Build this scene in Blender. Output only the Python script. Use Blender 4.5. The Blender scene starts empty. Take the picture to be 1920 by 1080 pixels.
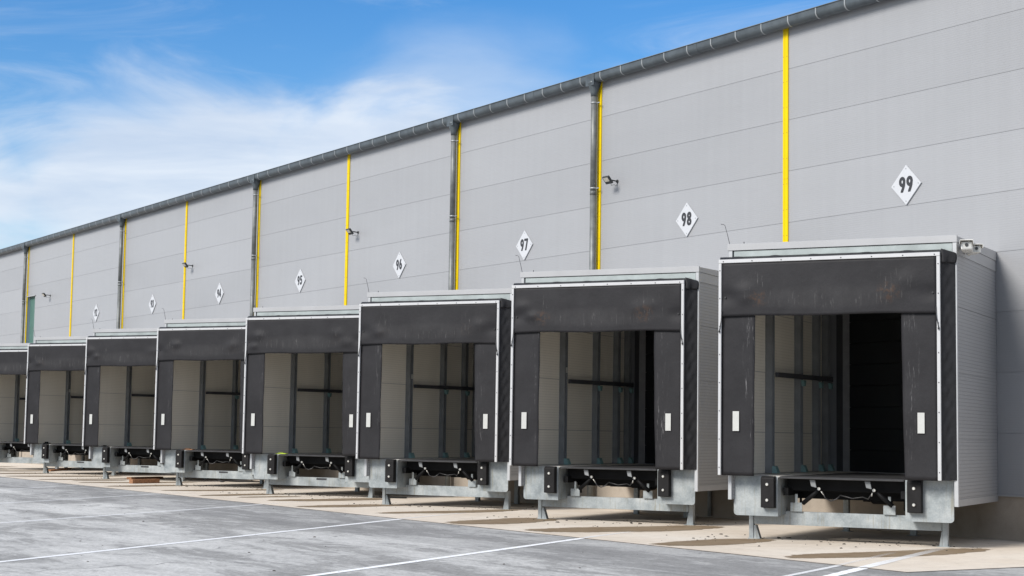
import bpy, bmesh, math, random
from mathutils import Vector, Matrix
random.seed(7)
PI = math.pi
C = bpy.context.scene.collection
sc = bpy.context.scene

# ------------------------------------------------------------------ measures
BAY = 6.182                       # spacing of the docks along the facade
HX, HY, TH = -20.538, -4.594, math.radians(30)
CU, SU = math.cos(TH), math.sin(TH)
SUN_AZ_LEFT, SUN_EL = -8.0, 36.0  # degrees left of the facade normal, height

def house_to_world(k, u, v):
    return (HX + k*BAY + u*CU - v*SU, HY + u*SU + v*CU)

# ------------------------------------------------------------------ mesh builder
class MB:
    def __init__(self): self.bm = bmesh.new()
    def _bev(self, geom_verts, b, seg=1):
        if b > 0:
            es = set()
            for v in geom_verts: es.update(v.link_edges)
            bmesh.ops.bevel(self.bm, geom=list(es), offset=b, segments=seg, affect='EDGES', profile=0.6)
    def box(self, x0, x1, y0, y1, z0, z1, b=0.0, M=None):
        vs = [self.bm.verts.new(p) for p in ((x0,y0,z0),(x1,y0,z0),(x1,y1,z0),(x0,y1,z0),(x0,y0,z1),(x1,y0,z1),(x1,y1,z1),(x0,y1,z1))]
        for f in ((3,2,1,0),(4,5,6,7),(0,1,5,4),(1,2,6,5),(2,3,7,6),(3,0,4,7)): self.bm.faces.new([vs[i] for i in f])
        if M is not None:
            for v in vs: v.co = M @ v.co
        self._bev(vs, b); return self
    def hexa(self, pts, b=0.0):
        vs = [self.bm.verts.new(p) for p in pts]
        for f in ((3,2,1,0),(4,5,6,7),(0,1,5,4),(1,2,6,5),(2,3,7,6),(3,0,4,7)): self.bm.faces.new([vs[i] for i in f])
        self._bev(vs, b); return self
    def prism(self, poly, axis, a0, a1, b=0.0):
        # poly: list of 2D points, extruded along axis from a0 to a1
        def P(p, a):
            if axis == 'x': return (a, p[0], p[1])
            if axis == 'y': return (p[0], a, p[1])
            return (p[0], p[1], a)
        A = [self.bm.verts.new(P(p, a0)) for p in poly]; B = [self.bm.verts.new(P(p, a1)) for p in poly]
        n = len(poly)
        self.bm.faces.new(A); self.bm.faces.new(B[::-1])
        for i in range(n): self.bm.faces.new([A[i], B[i], B[(i+1) % n], A[(i+1) % n]])
        self._bev(A+B, b); return self
    def tube(self, pts, r, n=10, caps=True):
        pts = [Vector(p) for p in pts]
        rs = r if isinstance(r, (list, tuple)) else [r]*len(pts)
        rings = []; ref = None
        for i, p in enumerate(pts):
            d = (pts[min(i+1, len(pts)-1)] - pts[max(i-1, 0)]).normalized()
            if ref is None:
                ref = d.orthogonal().normalized()
            ref = (ref - d*ref.dot(d)).normalized(); s = d.cross(ref)
            rings.append([self.bm.verts.new(p + (ref*math.cos(2*PI*j/n) + s*math.sin(2*PI*j/n))*rs[i]) for j in range(n)])
        for a, b in zip(rings, rings[1:]):
            for j in range(n): 
                f = self.bm.faces.new([a[j], a[(j+1) % n], b[(j+1) % n], b[j]]); f.smooth = True
        if caps:
            self.bm.faces.new(rings[0][::-1]); self.bm.faces.new(rings[-1])
        return self
    def grid(self, fn, nu, nv, smooth=True):
        g = [[self.bm.verts.new(fn(i/nu, j/nv)) for i in range(nu+1)] for j in range(nv+1)]
        for j in range(nv):
            for i in range(nu):
                f = self.bm.faces.new([g[j][i], g[j][i+1], g[j+1][i+1], g[j+1][i]]); f.smooth = smooth
        return self
    def build(self, name, mat, parent=None, fix=True):
        if fix: bmesh.ops.recalc_face_normals(self.bm, faces=self.bm.faces)
        me = bpy.data.meshes.new(name); self.bm.to_mesh(me); self.bm.free()
        for m_ in (mat if isinstance(mat, list) else [mat]): me.materials.append(m_)
        o = bpy.data.objects.new(name, me); C.objects.link(o)
        if parent is not None: o.parent = parent
        return o
    def second(self):
        self.mark = set(self.bm.faces)
    def second_end(self):
        for f in self.bm.faces:
            if f not in self.mark: f.material_index = 1

def empty(name, loc=(0,0,0), rz=0):
    o = bpy.data.objects.new(name, None); o.empty_display_size = 0.3
    o.location = loc; o.rotation_euler = (0,0,rz); C.objects.link(o); return o
def tag(o, label=None, cat=None, group=None, kind=None):
    if label: o['label'] = label
    if cat: o['category'] = cat
    if group: o['group'] = group
    if kind: o['kind'] = kind
    return o
def copy_tree(o, parent=None):
    c = o.copy(); C.objects.link(c)
    if parent is not None: c.parent = parent
    for ch in list(o.children): copy_tree(ch, c)
    return c

# ------------------------------------------------------------------ materials
class NT:
    def __init__(self, nt): self.nt = nt
    def n(self, t, **kw):
        nd = self.nt.nodes.new(t)
        for k, v in kw.items(): setattr(nd, k, v)
        return nd
    def link(self, a, b): self.nt.links.new(a, b)
    def val(self, sock, x):
        if hasattr(x, 'is_linked') or isinstance(x, bpy.types.NodeSocket): self.link(x, sock)
        else: sock.default_value = x
    def math(self, op, a, b=0.0, c=None, clamp=False):
        m = self.n('ShaderNodeMath', operation=op, use_clamp=clamp)
        self.val(m.inputs[0], a); self.val(m.inputs[1], b)
        if c is not None: self.val(m.inputs[2], c)
        return m.outputs[0]
    def ramp(self, f, stops, interp='LINEAR'):
        r = self.n('ShaderNodeValToRGB'); cr = r.color_ramp; cr.interpolation = interp
        while len(cr.elements) < len(stops): cr.elements.new(0.5)
        for e, (p, c) in zip(cr.elements, stops):
            e.position = p; e.color = (c, c, c, 1) if isinstance(c, (int, float)) else (*c, 1)
        self.link(f, r.inputs[0]); return r.outputs[0]
    def smooth(self, f, a, b):
        r = self.n('ShaderNodeMapRange', interpolation_type='SMOOTHSTEP')
        self.val(r.inputs[0], f); r.inputs[1].default_value = a; r.inputs[2].default_value = b
        return r.outputs[0]
    def noise(self, vec, scale, detail=4, rough=0.55, dist=0.0):
        t = self.n('ShaderNodeTexNoise'); self.link(vec, t.inputs['Vector'])
        t.inputs['Scale'].default_value = scale; t.inputs['Detail'].default_value = detail
        t.inputs['Roughness'].default_value = rough; t.inputs['Distortion'].default_value = dist
        return t.outputs['Fac']
    def mapv(self, vec, scale=(1,1,1), loc=(0,0,0), rot=(0,0,0)):
        m = self.n('ShaderNodeMapping'); self.link(vec, m.inputs['Vector'])
        m.inputs['Scale'].default_value = scale; m.inputs['Location'].default_value = loc; m.inputs['Rotation'].default_value = rot
        return m.outputs[0]
    def mix(self, f, a, b):
        m = self.n('ShaderNodeMix', data_type='RGBA')
        self.val(m.inputs[0], f)
        for s, x in ((m.inputs[6], a), (m.inputs[7], b)):
            if isinstance(x, tuple): s.default_value = (*x, 1)
            else: self.link(x, s)
        return m.outputs[2]
    def mul(self, a, f):
        m = self.n('ShaderNodeMix', data_type='RGBA', blend_type='MULTIPLY'); m.inputs[0].default_value = 1
        if isinstance(a, tuple): m.inputs[6].default_value = (*a, 1)
        else: self.link(a, m.inputs[6])
        self.link(f, m.inputs[7]); return m.outputs[2]

def newmat(name, rough=0.5, metal=0.0, spec=0.5):
    m = bpy.data.materials.new(name); m.use_nodes = True
    t = NT(m.node_tree); b = m.node_tree.nodes['Principled BSDF']
    b.inputs['Roughness'].default_value = rough; b.inputs['Metallic'].default_value = metal
    b.inputs['Specular IOR Level'].default_value = spec
    tc = t.n('ShaderNodeTexCoord')
    return m, t, b, tc
def bump(t, b, h, strength, dist=0.01):
    n = t.n('ShaderNodeBump'); n.inputs['Strength'].default_value = strength; n.inputs['Distance'].default_value = dist
    t.link(h, n.inputs['Height']); t.link(n.outputs[0], b.inputs['Normal']); return n
def objvec(t, tc):
    # object coordinates shifted per object so that copies do not wear alike
    oi = t.n('ShaderNodeObjectInfo'); mu = t.math('MULTIPLY', oi.outputs['Random'], 37.0)
    cb = t.n('ShaderNodeCombineXYZ'); t.link(mu, cb.inputs[0]); t.link(mu, cb.inputs[1])
    va = t.n('ShaderNodeVectorMath', operation='ADD'); t.link(tc.outputs['Object'], va.inputs[0]); t.link(cb.outputs[0], va.inputs[1])
    return va.outputs[0]

def m_simple(name, col, rough=0.5, metal=0.0, var=0.12, scale=6.0, bmp=0.0, spec=0.5):
    m, t, b, tc = newmat(name, rough, metal, spec)
    v = objvec(t, tc)
    f = t.noise(v, scale, 5, 0.6)
    c = t.mul(col, t.ramp(f, [(0.3, 1-var), (0.7, 1+var)]))
    t.link(c, b.inputs['Base Color'])
    if bmp: bump(t, b, t.noise(v, scale*8, 3), bmp)
    return m

def m_panel(name, col, rib=0.032, rough=0.42, ribdark=0.10, dirt=0.07):
    """coated sheet-steel sandwich panel with fine horizontal ribs"""
    m, t, b, tc = newmat(name, rough, 0.0, 0.45)
    v = objvec(t, tc)
    sp = t.n('ShaderNodeSeparateXYZ'); t.link(tc.outputs['Object'], sp.inputs[0])
    ph = t.math('MULTIPLY', sp.outputs[2], 1.0/rib)
    fr = t.math('FRACT', ph)
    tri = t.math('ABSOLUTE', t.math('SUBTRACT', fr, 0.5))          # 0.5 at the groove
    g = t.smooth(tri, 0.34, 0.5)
    big = t.noise(t.mapv(v, (0.25, 0.25, 0.9)), 0.6, 4, 0.6)
    stk = t.noise(t.mapv(v, (5.0, 5.0, 0.25)), 1.0, 4, 0.65)       # rain streaks
    row = t.n('ShaderNodeTexWhiteNoise', noise_dimensions='2D'); rc = t.n('ShaderNodeCombineXYZ')
    t.link(t.math('FLOOR', t.math('SUBTRACT', sp.outputs[2], 0.75)), rc.inputs[0])
    t.link(t.math('FLOOR', t.math('DIVIDE', t.math('ADD', sp.outputs[0], 24.059), 6.182)), rc.inputs[1]); t.link(rc.outputs[0], row.inputs['Vector'])
    k = t.math('ADD', t.math('MULTIPLY', t.math('SUBTRACT', big, 0.5), dirt*2.2), t.math('MULTIPLY', t.math('SUBTRACT', stk, 0.5), dirt*1.2))
    k = t.math('ADD', k, t.math('MULTIPLY', t.math('SUBTRACT', row.outputs[0], 0.5), 0.07))
    k = t.math('ADD', 1.0, k)
    k = t.math('SUBTRACT', k, t.math('MULTIPLY', g, ribdark))  # shade and dirt of the rib grooves put into the colour
    cb = t.n('ShaderNodeCombineXYZ')
    for i in range(3): t.link(k, cb.inputs[i])
    t.link(t.mul(col, cb.outputs[0]), b.inputs['Base Color'])
    bump(t, b, t.math('SUBTRACT', 1.0, g), 0.35, 0.003)
    return m

def m_galv(name):
    m, t, b, tc = newmat(name, 0.5, 0.35, 0.5)
    v = objvec(t, tc)
    bl = t.noise(v, 3.2, 6, 0.62); sp = t.noise(v, 38, 3, 0.6)
    st = t.noise(t.mapv(v, (26, 26, 1.1)), 1.0, 5, 0.7)
    drip = t.smooth(st, 0.50, 0.66)
    stain = t.math('MULTIPLY', drip, t.smooth(t.noise(v, 1.7, 4), 0.38, 0.62))
    base = t.ramp(bl, [(0.30, (0.205, 0.232, 0.242)), (0.5, (0.315, 0.345, 0.355)), (0.70, (0.415, 0.438, 0.438))])
    base = t.mul(base, t.ramp(sp, [(0.3, 0.88), (0.7, 1.08)]))
    base = t.mix(t.math('MULTIPLY', stain, 0.62), base, (0.22, 0.20, 0.14))
    t.link(base, b.inputs['Base Color'])
    t.link(t.ramp(bl, [(0.3, 0.42), (0.7, 0.62)]), b.inputs['Roughness'])
    return m

def m_pvc(name, kind):
    """black coated curtain; kind 'header' or 'flap' decides where it is scuffed"""
    m, t, b, tc = newmat(name, 0.6, 0.0, 0.2)
    v = objvec(t, tc)
    sp = t.n('ShaderNodeSeparateXYZ'); t.link(tc.outputs['Object'], sp.inputs[0])
    x, z = sp.outputs[0], sp.outputs[2]
    base = t.ramp(t.noise(v, 2.0, 5, 0.6), [(0.3, (0.0165, 0.0160, 0.0180)), (0.7, (0.0245, 0.0240, 0.0265))])
    weave = t.noise(v, 90, 2, 0.5)
    base = t.mul(base, t.ramp(weave, [(0.3, 0.85), (0.7, 1.15)]))
    scr = t.noise(t.mapv(v, (26, 26, 2.2)), 1.0, 5, 0.7)             # vertical rubbing
    fine = t.noise(t.mapv(v, (60, 60, 9)), 1.0, 3, 0.6)
    s = t.math('MULTIPLY', t.smooth(scr, 0.55, 0.72), t.smooth(fine, 0.38, 0.62))
    def blob(cx, cz, rx, rz):
        dx = t.math('DIVIDE', t.math('SUBTRACT', x, cx), rx); dz = t.math('DIVIDE', t.math('SUBTRACT', z, cz), rz)
        d = t.math('ADD', t.math('MULTIPLY', dx, dx), t.math('MULTIPLY', dz, dz))
        return t.math('SUBTRACT', 1.0, t.smooth(d, 0.0, 1.0))
    if kind == 'header':
        area = t.math('MAXIMUM', blob(1.75, 3.76, 1.35, 0.17), t.math('MAXIMUM', blob(0.62, 3.95, 0.34, 0.34), blob(2.85, 3.98, 0.36, 0.34)))
        base = t.mix(t.math('MULTIPLY', t.math('MULTIPLY', area, s), 0.55), base, (0.20, 0.195, 0.19))
        haze = t.math('MULTIPLY', blob(1.75, 3.80, 1.6, 0.22), t.noise(t.mapv(v, (9, 9, 3)), 1.0, 4))
        base = t.mix(t.math('MULTIPLY', haze, 0.30), base, (0.085, 0.083, 0.083))
        r = t.math('MAXIMUM', blob(0.66, 3.80, 0.20, 0.17), blob(2.72, 3.85, 0.24, 0.20))
        r = t.math('MULTIPLY', r, t.smooth(t.noise(v, 14, 5, 0.7), 0.45, 0.62))
        oi = t.n('ShaderNodeObjectInfo')
        r = t.math('MULTIPLY', r, t.smooth(oi.outputs['Color'], 0.0, 1.0))
        base = t.mix(t.math('MULTIPLY', r, 0.42), base, (0.085, 0.045, 0.024))
    else:
        band = t.math('MAXIMUM', t.math('SUBTRACT', 1.0, t.smooth(t.math('ABSOLUTE', t.math('SUBTRACT', x, 0.50)), 0.0, 0.14)),
                      t.math('SUBTRACT', 1.0, t.smooth(t.math('ABSOLUTE', t.math('SUBTRACT', x, 3.06)), 0.02, 0.16)))
        mid = t.math('MULTIPLY', t.smooth(z, 1.1, 1.9), 1.0)
        oi = t.n('ShaderNodeObjectInfo')
        amt = t.math('MULTIPLY', t.math('MULTIPLY', band, s), t.math('MULTIPLY', mid, t.math('ADD', 0.30, t.math('MULTIPLY', oi.outputs['Color'], 0.55))))
        base = t.mix(amt, base, (0.26, 0.255, 0.26))
    t.link(base, b.inputs['Base Color'])
    bump(t, b, t.noise(v, 3.5, 4, 0.6), 0.25, 0.03)
    return m

def m_concrete(name, c0, c1, c2):
    m, t, b, tc = newmat(name, 0.95, 0.0, 0.08)
    v = tc.outputs['Object']
    big = t.noise(v, 0.55, 6, 0.6, 0.4); med = t.noise(v, 4.0, 6, 0.65); fine = t.noise(v, 60, 3, 0.6)
    base = t.ramp(big, [(0.25, c0), (0.5, c1), (0.75, c2)])
    base = t.mul(base, t.ramp(med, [(0.25, 0.86), (0.5, 1.0), (0.75, 1.06)]))
    base = t.mul(base, t.ramp(fine, [(0.3, 0.92), (0.7, 1.06)]))
    t.link(base, b.inputs['Base Color']); bump(t, b, fine, 0.25, 0.004)
    return m, t, b, tc, base

M = {}
M['wall'] = m_panel('facade_panel_steel', (0.306, 0.311, 0.323), rib=0.04, ribdark=0.05, dirt=0.085)
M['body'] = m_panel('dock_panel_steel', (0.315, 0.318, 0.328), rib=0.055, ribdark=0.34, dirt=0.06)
M['lining'] = m_panel('inner_lining_steel', (0.84, 0.795, 0.70), rib=0.05, ribdark=0.16, dirt=0.08)
M['backing'] = m_simple('joint_backing', (0.27, 0.275, 0.285), 0.7)
M['flash'] = m_simple('grey_flashing', (0.37, 0.373, 0.38), 0.4, 0.0, 0.05, 2.0)
M['trim'] = m_simple('light_corner_trim', (0.44, 0.45, 0.46), 0.38, 0.15, 0.06, 3.0)
M['yellow'] = m_simple('yellow_coating', (0.70, 0.50, 0.004), 0.5, 0.0, 0.06, 1.5, 0.0, 0.15)
M['yscrew'] = m_simple('dull_yellow_screw', (0.30, 0.22, 0.02), 0.5)
M['zinc'] = m_simple('dark_zinc', (0.085, 0.100, 0.110), 0.45, 0.35, 0.25, 3.0)
M['pipe'] = m_simple('weathered_zinc_pipe', (0.150, 0.158, 0.155), 0.5, 0.25, 0.30, 5.0)
M['strap'] = m_simple('bright_strap_steel', (0.33, 0.345, 0.35), 0.4, 0.3, 0.1)
M['teal'] = m_simple('green_primed_beam', (0.325, 0.365, 0.362), 0.45, 0.1, 0.16, 3.0)
M['post'] = m_simple('blue_grey_post_steel', (0.205, 0.215, 0.222), 0.5, 0.1, 0.15, 4.0)
M['rail'] = m_simple('dark_rail_steel', (0.065, 0.067, 0.075), 0.5, 0.1, 0.15, 4.0)
M['bracket'] = m_simple('teal_bracket_steel', (0.20, 0.335, 0.335), 0.5, 0.1, 0.2, 9.0)
M['white'] = m_simple('white_aluminium', (0.48, 0.483, 0.49), 0.4, 0.0, 0.05, 3.0)
M['rivet'] = m_simple('dark_rivet', (0.06, 0.06, 0.065), 0.4, 0.5, 0.1)
M['header'] = m_pvc('black_header_pvc', 'header')
M['flap'] = m_pvc('black_flap_pvc', 'flap')
M['fabric'] = m_simple('black_side_fabric', (0.022, 0.022, 0.024), 0.6, 0.0, 0.2, 8.0, 0.1, 0.25)
M['patch'] = m_simple('white_reflective_patch', (0.47, 0.475, 0.455), 0.45, 0.0, 0.05, 10)
M['galv'] = m_galv('galvanised_steel')
M['rubber'] = m_simple('black_rubber', (0.012, 0.0115, 0.012), 0.65, 0.0, 0.3, 9.0, 0.2, 0.2)
M['bolt'] = m_simple('bright_bolt', (0.62, 0.61, 0.57), 0.35, 0.5, 0.15, 20)
M['deck'] = m_simple('black_deck_steel', (0.034, 0.034, 0.036), 0.55, 0.2, 0.35, 5.0, 0.1)
M['ceiling'] = m_simple('white_ceiling', (0.78, 0.76, 0.72), 0.6, 0.0, 0.05, 2.0)
M['floor'] = m_simple('pale_steel_floor', (0.50, 0.48, 0.44), 0.6, 0.0, 0.2, 3.0)
M['under'] = m_simple('black_frame_steel', (0.006, 0.0063, 0.007), 0.6, 0.0, 0.3, 5.0, 0.0, 0.15)
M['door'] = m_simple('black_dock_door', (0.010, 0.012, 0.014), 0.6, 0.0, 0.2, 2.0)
M['sign'] = m_simple('white_sign_plate', (0.50, 0.51, 0.53), 0.35, 0.0, 0.03, 4)
M['digit'] = m_simple('charcoal_digit', (0.030, 0.030, 0.034), 0.5, 0.0, 0.05)
M['lamp'] = m_simple('dark_lamp_housing', (0.035, 0.037, 0.038), 0.45, 0.2, 0.1)
M['lens'] = m_simple('pale_lamp_glass', (0.50, 0.47, 0.40), 0.15, 0.0, 0.12, 12)
M['cam'] = m_simple('white_camera_shell', (0.74, 0.73, 0.69), 0.35, 0.0, 0.05)
M['green'] = m_simple('green_door_coating', (0.075, 0.155, 0.135), 0.4, 0.0, 0.08, 2)
M['bluegrey'] = m_simple('blue_grey_reveal', (0.34, 0.40, 0.47), 0.4, 0.0, 0.06, 2)
M['wood'] = m_simple('weathered_plank', (0.30, 0.145, 0.07), 0.75, 0.0, 0.35, 14, 0.2)
M['lime'] = m_simple('lime_webbing', (0.55, 0.72, 0.06), 0.6, 0.0, 0.1)
M['debris'] = m_simple('dark_debris', (0.045, 0.038, 0.03), 0.8, 0.0, 0.5, 3)
M['hose'] = m_simple('black_hose', (0.02, 0.02, 0.021), 0.4)

mm, t, b, tc, base = m_concrete('apron_concrete', (0.57, 0.490, 0.400), (0.635, 0.562, 0.475), (0.67, 0.61, 0.53))
# long brownish drain marks running across the apron
v = tc.outputs['Object']
w = t.noise(t.mapv(v, (0.9, 0.16, 1.0)), 1.0, 5, 0.6, 0.6)
base2 = t.mix(t.math('MULTIPLY', t.smooth(w, 0.55, 0.72), 0.28), base, (0.30, 0.215, 0.14))
spk = t.smooth(t.noise(v, 22, 2, 0.5), 0.70, 0.76)
base2 = t.mix(t.math('MULTIPLY', spk, 0.35), base2, (0.13, 0.11, 0.09))
t.link(base2, b.inputs['Base Color']); M['apron'] = mm
M['plinth'] = m_concrete('plinth_concrete', (0.27, 0.235, 0.195), (0.345, 0.30, 0.25), (0.41, 0.36, 0.305))[0]

# asphalt: worn, dusty, patchy, drawn out along the lanes
m, t, b, tc = newmat('worn_asphalt', 1.0, 0.0, 0.04)
v = tc.outputs['Object']
vw = t.mapv(v, (0.35, 1.0, 1.0))
big = t.noise(t.mapv(v, (0.13, 0.40, 1), (3.1, 1.7, 0)), 1.0, 5, 0.6, 0.6)
med = t.noise(t.mapv(v, (0.6, 1.3, 1)), 1.0, 9, 0.70, 1.0)
fine = t.noise(t.mapv(v, (2.5, 5.0, 1)), 1.0, 6, 0.72)
grain = t.noise(t.mapv(v, (1, 0.6, 1)), 26, 4, 0.8)
k = t.math('ADD', t.math('MULTIPLY', big, 0.50), t.math('ADD', t.math('MULTIPLY', med, 0.30), t.math('MULTIPLY', fine, 0.20)))
# bitumen shows dark where the pale dust has been swept off: fairly sharp, ragged borders
base = t.ramp(k, [(0.40, (0.235, 0.232, 0.226)), (0.480, (0.315, 0.311, 0.302)), (0.505, (0.415, 0.41, 0.398)), (0.59, (0.53, 0.523, 0.505))])
base = t.mul(base, t.ramp(grain, [(0.28, 0.55), (0.46, 0.97), (0.74, 1.28)]))
coarse = t.noise(t.mapv(v, (1, 0.45, 1), (2, 3, 0)), 11, 6, 0.95)
base = t.mul(base, t.ramp(coarse, [(0.30, 0.62), (0.47, 1.0), (0.70, 1.20)]))
scuff = t.math('MULTIPLY', t.smooth(t.noise(t.mapv(v, (0.9, 5.0, 1), (9, 2, 0)), 1.0, 8, 0.75), 0.57, 0.63), t.smooth(t.noise(t.mapv(v, (0.25, 0.5, 1), (4, 7, 0)), 1.0, 3), 0.42, 0.58))
base = t.mix(t.math('MULTIPLY', scuff, 0.55), base, (0.155, 0.155, 0.158))
pale = t.smooth(t.noise(t.mapv(v, (0.8, 4.0, 1), (1, 12, 0)), 1.0, 8, 0.75), 0.62, 0.69)
base = t.mix(t.math('MULTIPLY', pale, 0.45), base, (0.55, 0.545, 0.535))
sp = t.n('ShaderNodeSeparateXYZ'); t.link(v, sp.inputs[0])
lane = t.smooth(t.math('ADD', sp.outputs[1], t.math('MULTIPLY', med, 0.25)), -9.30, -9.16)     # paving seam parallel to the docks
base = t.mix(t.math('MULTIPLY', lane, 0.30), base, (0.17, 0.17, 0.173))
vo = t.n('ShaderNodeTexVoronoi', feature='DISTANCE_TO_EDGE'); vo.inputs['Scale'].default_value = 0.22
wv = t.n('ShaderNodeVectorMath', operation='ADD'); nn = t.n('ShaderNodeTexNoise'); nn.inputs['Scale'].default_value = 1.3; nn.inputs['Detail'].default_value = 6
t.link(v, nn.inputs['Vector']); t.link(v, wv.inputs[0]); t.link(nn.outputs['Color'], wv.inputs[1]); t.link(wv.outputs[0], vo.inputs['Vector'])
crack = t.math('MULTIPLY', t.math('SUBTRACT', 1.0, t.smooth(vo.outputs['Distance'], 0.002, 0.008)), t.smooth(big, 0.46, 0.60))
base = t.mix(t.math('MULTIPLY', crack, 0.55), base, (0.12, 0.12, 0.12))
t.link(base, b.inputs['Base Color']); bump(t, b, grain, 0.5, 0.008); M['asphalt'] = m

# worn white paint: flakes away to what lies below
m, t, b, tc = newmat('white_road_paint', 0.7, 0.0, 0.3)
v = tc.outputs['Object']
t.link(t.ramp(t.noise(v, 6, 5, 0.6), [(0.3, 0.80), (0.7, 0.90)]), b.inputs['Base Color'])
tr = t.n('ShaderNodeBsdfTransparent'); ms = t.n('ShaderNodeMixShader')
at = t.n('ShaderNodeAttribute', attribute_name='fade')
fl = t.smooth(t.noise(v, 16, 5, 0.75), 0.33, 0.41)
t.link(t.math('MULTIPLY', fl, at.outputs['Fac'], clamp=True), ms.inputs[0])
t.link(tr.outputs[0], ms.inputs[1]); t.link(b.outputs[0], ms.inputs[2])
t.link(ms.outputs[0], m.node_tree.nodes['Material Output'].inputs[0]); M['paint'] = m

m, t, b, tc = newmat('damp_concrete_stain', 0.6, 0.0, 0.3)
v = tc.outputs['Object']
t.link(t.ramp(t.noise(v, 2.2, 6, 0.65), [(0.3, (0.20, 0.138, 0.080)), (0.55, (0.27, 0.20, 0.13)), (0.72, (0.22, 0.175, 0.10))]), b.inputs['Base Color'])
tr = t.n('ShaderNodeBsdfTransparent'); ms = t.n('ShaderNodeMixShader')
at = t.n('ShaderNodeAttribute', attribute_name='fade')
e = t.math('ADD', at.outputs['Fac'], t.math('MULTIPLY', t.math('SUBTRACT', t.noise(v, 5.0, 6, 0.7), 0.5), 0.9))
t.link(t.math('MULTIPLY', t.smooth(e, 0.24, 0.42), 0.92), ms.inputs[0])
t.link(tr.outputs[0], ms.inputs[1]); t.link(b.outputs[0], ms.inputs[2])
t.link(ms.outputs[0], m.node_tree.nodes['Material Output'].inputs[0]); M['stain'] = m

# ------------------------------------------------------------------ ground
asphalt = MB()
asphalt.grid(lambda a, bb: (-400 + a*800, -400 + bb*800, 0.0), 8, 8, False)
ground = tag(asphalt.build('asphalt_yard', M['asphalt']), 'worn grey asphalt yard in front of the loading docks', 'yard', None, 'structure')
AX0, AX1, AY = -110.0, -14.76, -6.40
ap = MB(); ap.grid(lambda a, bb: (AX0 + a*(AX1-AX0), AY + bb*(0.25-AY), 0.006), 40, 4, False)
apron = tag(ap.build('concrete_apron', M['apron']), 'pale beige concrete apron under and before the docks', 'apron', None, 'structure')
# dirt seam along the apron's edge
sm = MB()
sm.box(AX0, AX1+0.012, AY-0.03, AY-0.004, -0.05, 0.0085); sm.box(AX1+0.004, AX1+0.02, AY-0.004, 0.2, -0.05, 0.0085)
sm.build('edge_joint', m_simple('dark_edge_joint', (0.13, 0.115, 0.10), 0.9, 0, 0.5, 3), apron)

def sheet(name, pts_l, pts_r, z, mat, parent, fades):
    """strip between two polylines lying on the ground, with a fade value per row"""
    me = bpy.data.meshes.new(name); vs, fs, fd = [], [], []
    for (a, c, f) in zip(pts_l, pts_r, fades):
        vs += [(a[0], a[1], z), (c[0], c[1], z)]; fd += [f, f]
    for i in range(len(pts_l)-1): fs.append((2*i, 2*i+1, 2*i+3, 2*i+2))
    me.from_pydata(vs, [], fs); me.materials.append(mat)
    at = me.attributes.new('fade', 'FLOAT', 'POINT'); at.data.foreach_set('value', fd)
    o = bpy.data.objects.new(name, me); C.objects.link(o); o.parent = parent; return o

lines = [  # asphalt start, apron edge, end of the worn continuation on the concrete, width
    ((-14.30, -8.45), (-15.50, -6.40), (-17.72, -2.62), 0.16, 1.0),
    ((-14.72, -8.60), (-15.93, -6.40), (-17.40, -3.90), 0.09, 0.45),
    ((-15.60, -15.60), (-21.65, -6.40), (-23.00, -4.25), 0.13, 0.75),
    ((-17.40, -19.60), (-27.55, -6.40), (-30.47, -2.20), 0.13, 0.6),
    ((-25.30, -17.60), (-33.77, -6.40), (-35.6, -3.9), 0.13, 0.35),
    ((-32.60, -15.00), (-39.87, -6.40), (-41.5, -4.4), 0.12, 0.3),
    ((-39.60, -12.50), (-46.26, -6.40), (-47.6, -5.0), 0.12, 0.25),
    ((-47.2, -11.60), (-52.50, -6.40), (-53.6, -5.2), 0.12, 0.2),
]
for (a, e, c, wd, f) in lines:
    for p, q, f0, f1, par, z in ((a, e, min(1, 0.45+f*.75), min(1, 0.45+f*.75), ground, 0.004), (e, c, f, f*0.15, apron, 0.010)):
        d = Vector((q[0]-p[0], q[1]-p[1])).normalized(); n = Vector((-d.y, d.x))*wd/2
        N = 24; L, Rr, F = [], [], []
        for i in range(N+1):
            s = i/N; x, y = p[0]+(q[0]-p[0])*s, p[1]+(q[1]-p[1])*s
            j = random.uniform(0.9, 1.1)
            L.append((x-n.x*j, y-n.y*j)); Rr.append((x+n.x*j, y+n.y*j)); F.append(f0+(f1-f0)*s)
        sheet('painted_line', L, Rr, z, M['paint'], par, F)

def stain(cx, y0, y1, w, lean=0.0, z=0.0095):
    """elongated damp mark: rings of a squashed outline, fade 1 inside and 0 at the rim"""
    n = 40; vs, fs, fd = [], [], []
    cy, hl = (y0+y1)/2, (y1-y0)/2
    jit = [random.uniform(0.8, 1.2) for _ in range(n)]
    jit = [(jit[i-1]+jit[i]*2+jit[(i+1) % n])/4 for i in range(n)]
    vs.append((cx, cy, z)); fd.append(1.0)
    for r, f in ((0.6, 1.0), (1.0, 0.0)):
        for i in range(n):
            a = 2*PI*i/n; yy = math.copysign(abs(math.sin(a))**0.8, math.sin(a))
            y = cy + hl*r*yy; x = cx + w*r*math.cos(a)*jit[i] + lean*(y-cy) + 0.10*math.sin(y*1.7+cx)
            vs.append((x, max(y, AY+0.01), z)); fd.append(f)
    for i in range(n):
        j = (i+1) % n
        fs.append((0, 1+i, 1+j)); fs.append((1+i, 1+n+i, 1+n+j, 1+j))
    me = bpy.data.meshes.new('damp_stain'); me.from_pydata(vs, [], fs); me.materials.append(M['stain'])
    at = me.attributes.new('fade', 'FLOAT', 'POINT'); at.data.foreach_set('value', fd)
    o = bpy.data.objects.new('damp_stain', me); C.objects.link(o); o.parent = apron
zz = 0.0090
def st(*a, **k):
    global zz; zz += 0.0004; stain(*a, z=zz, **k)
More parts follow.
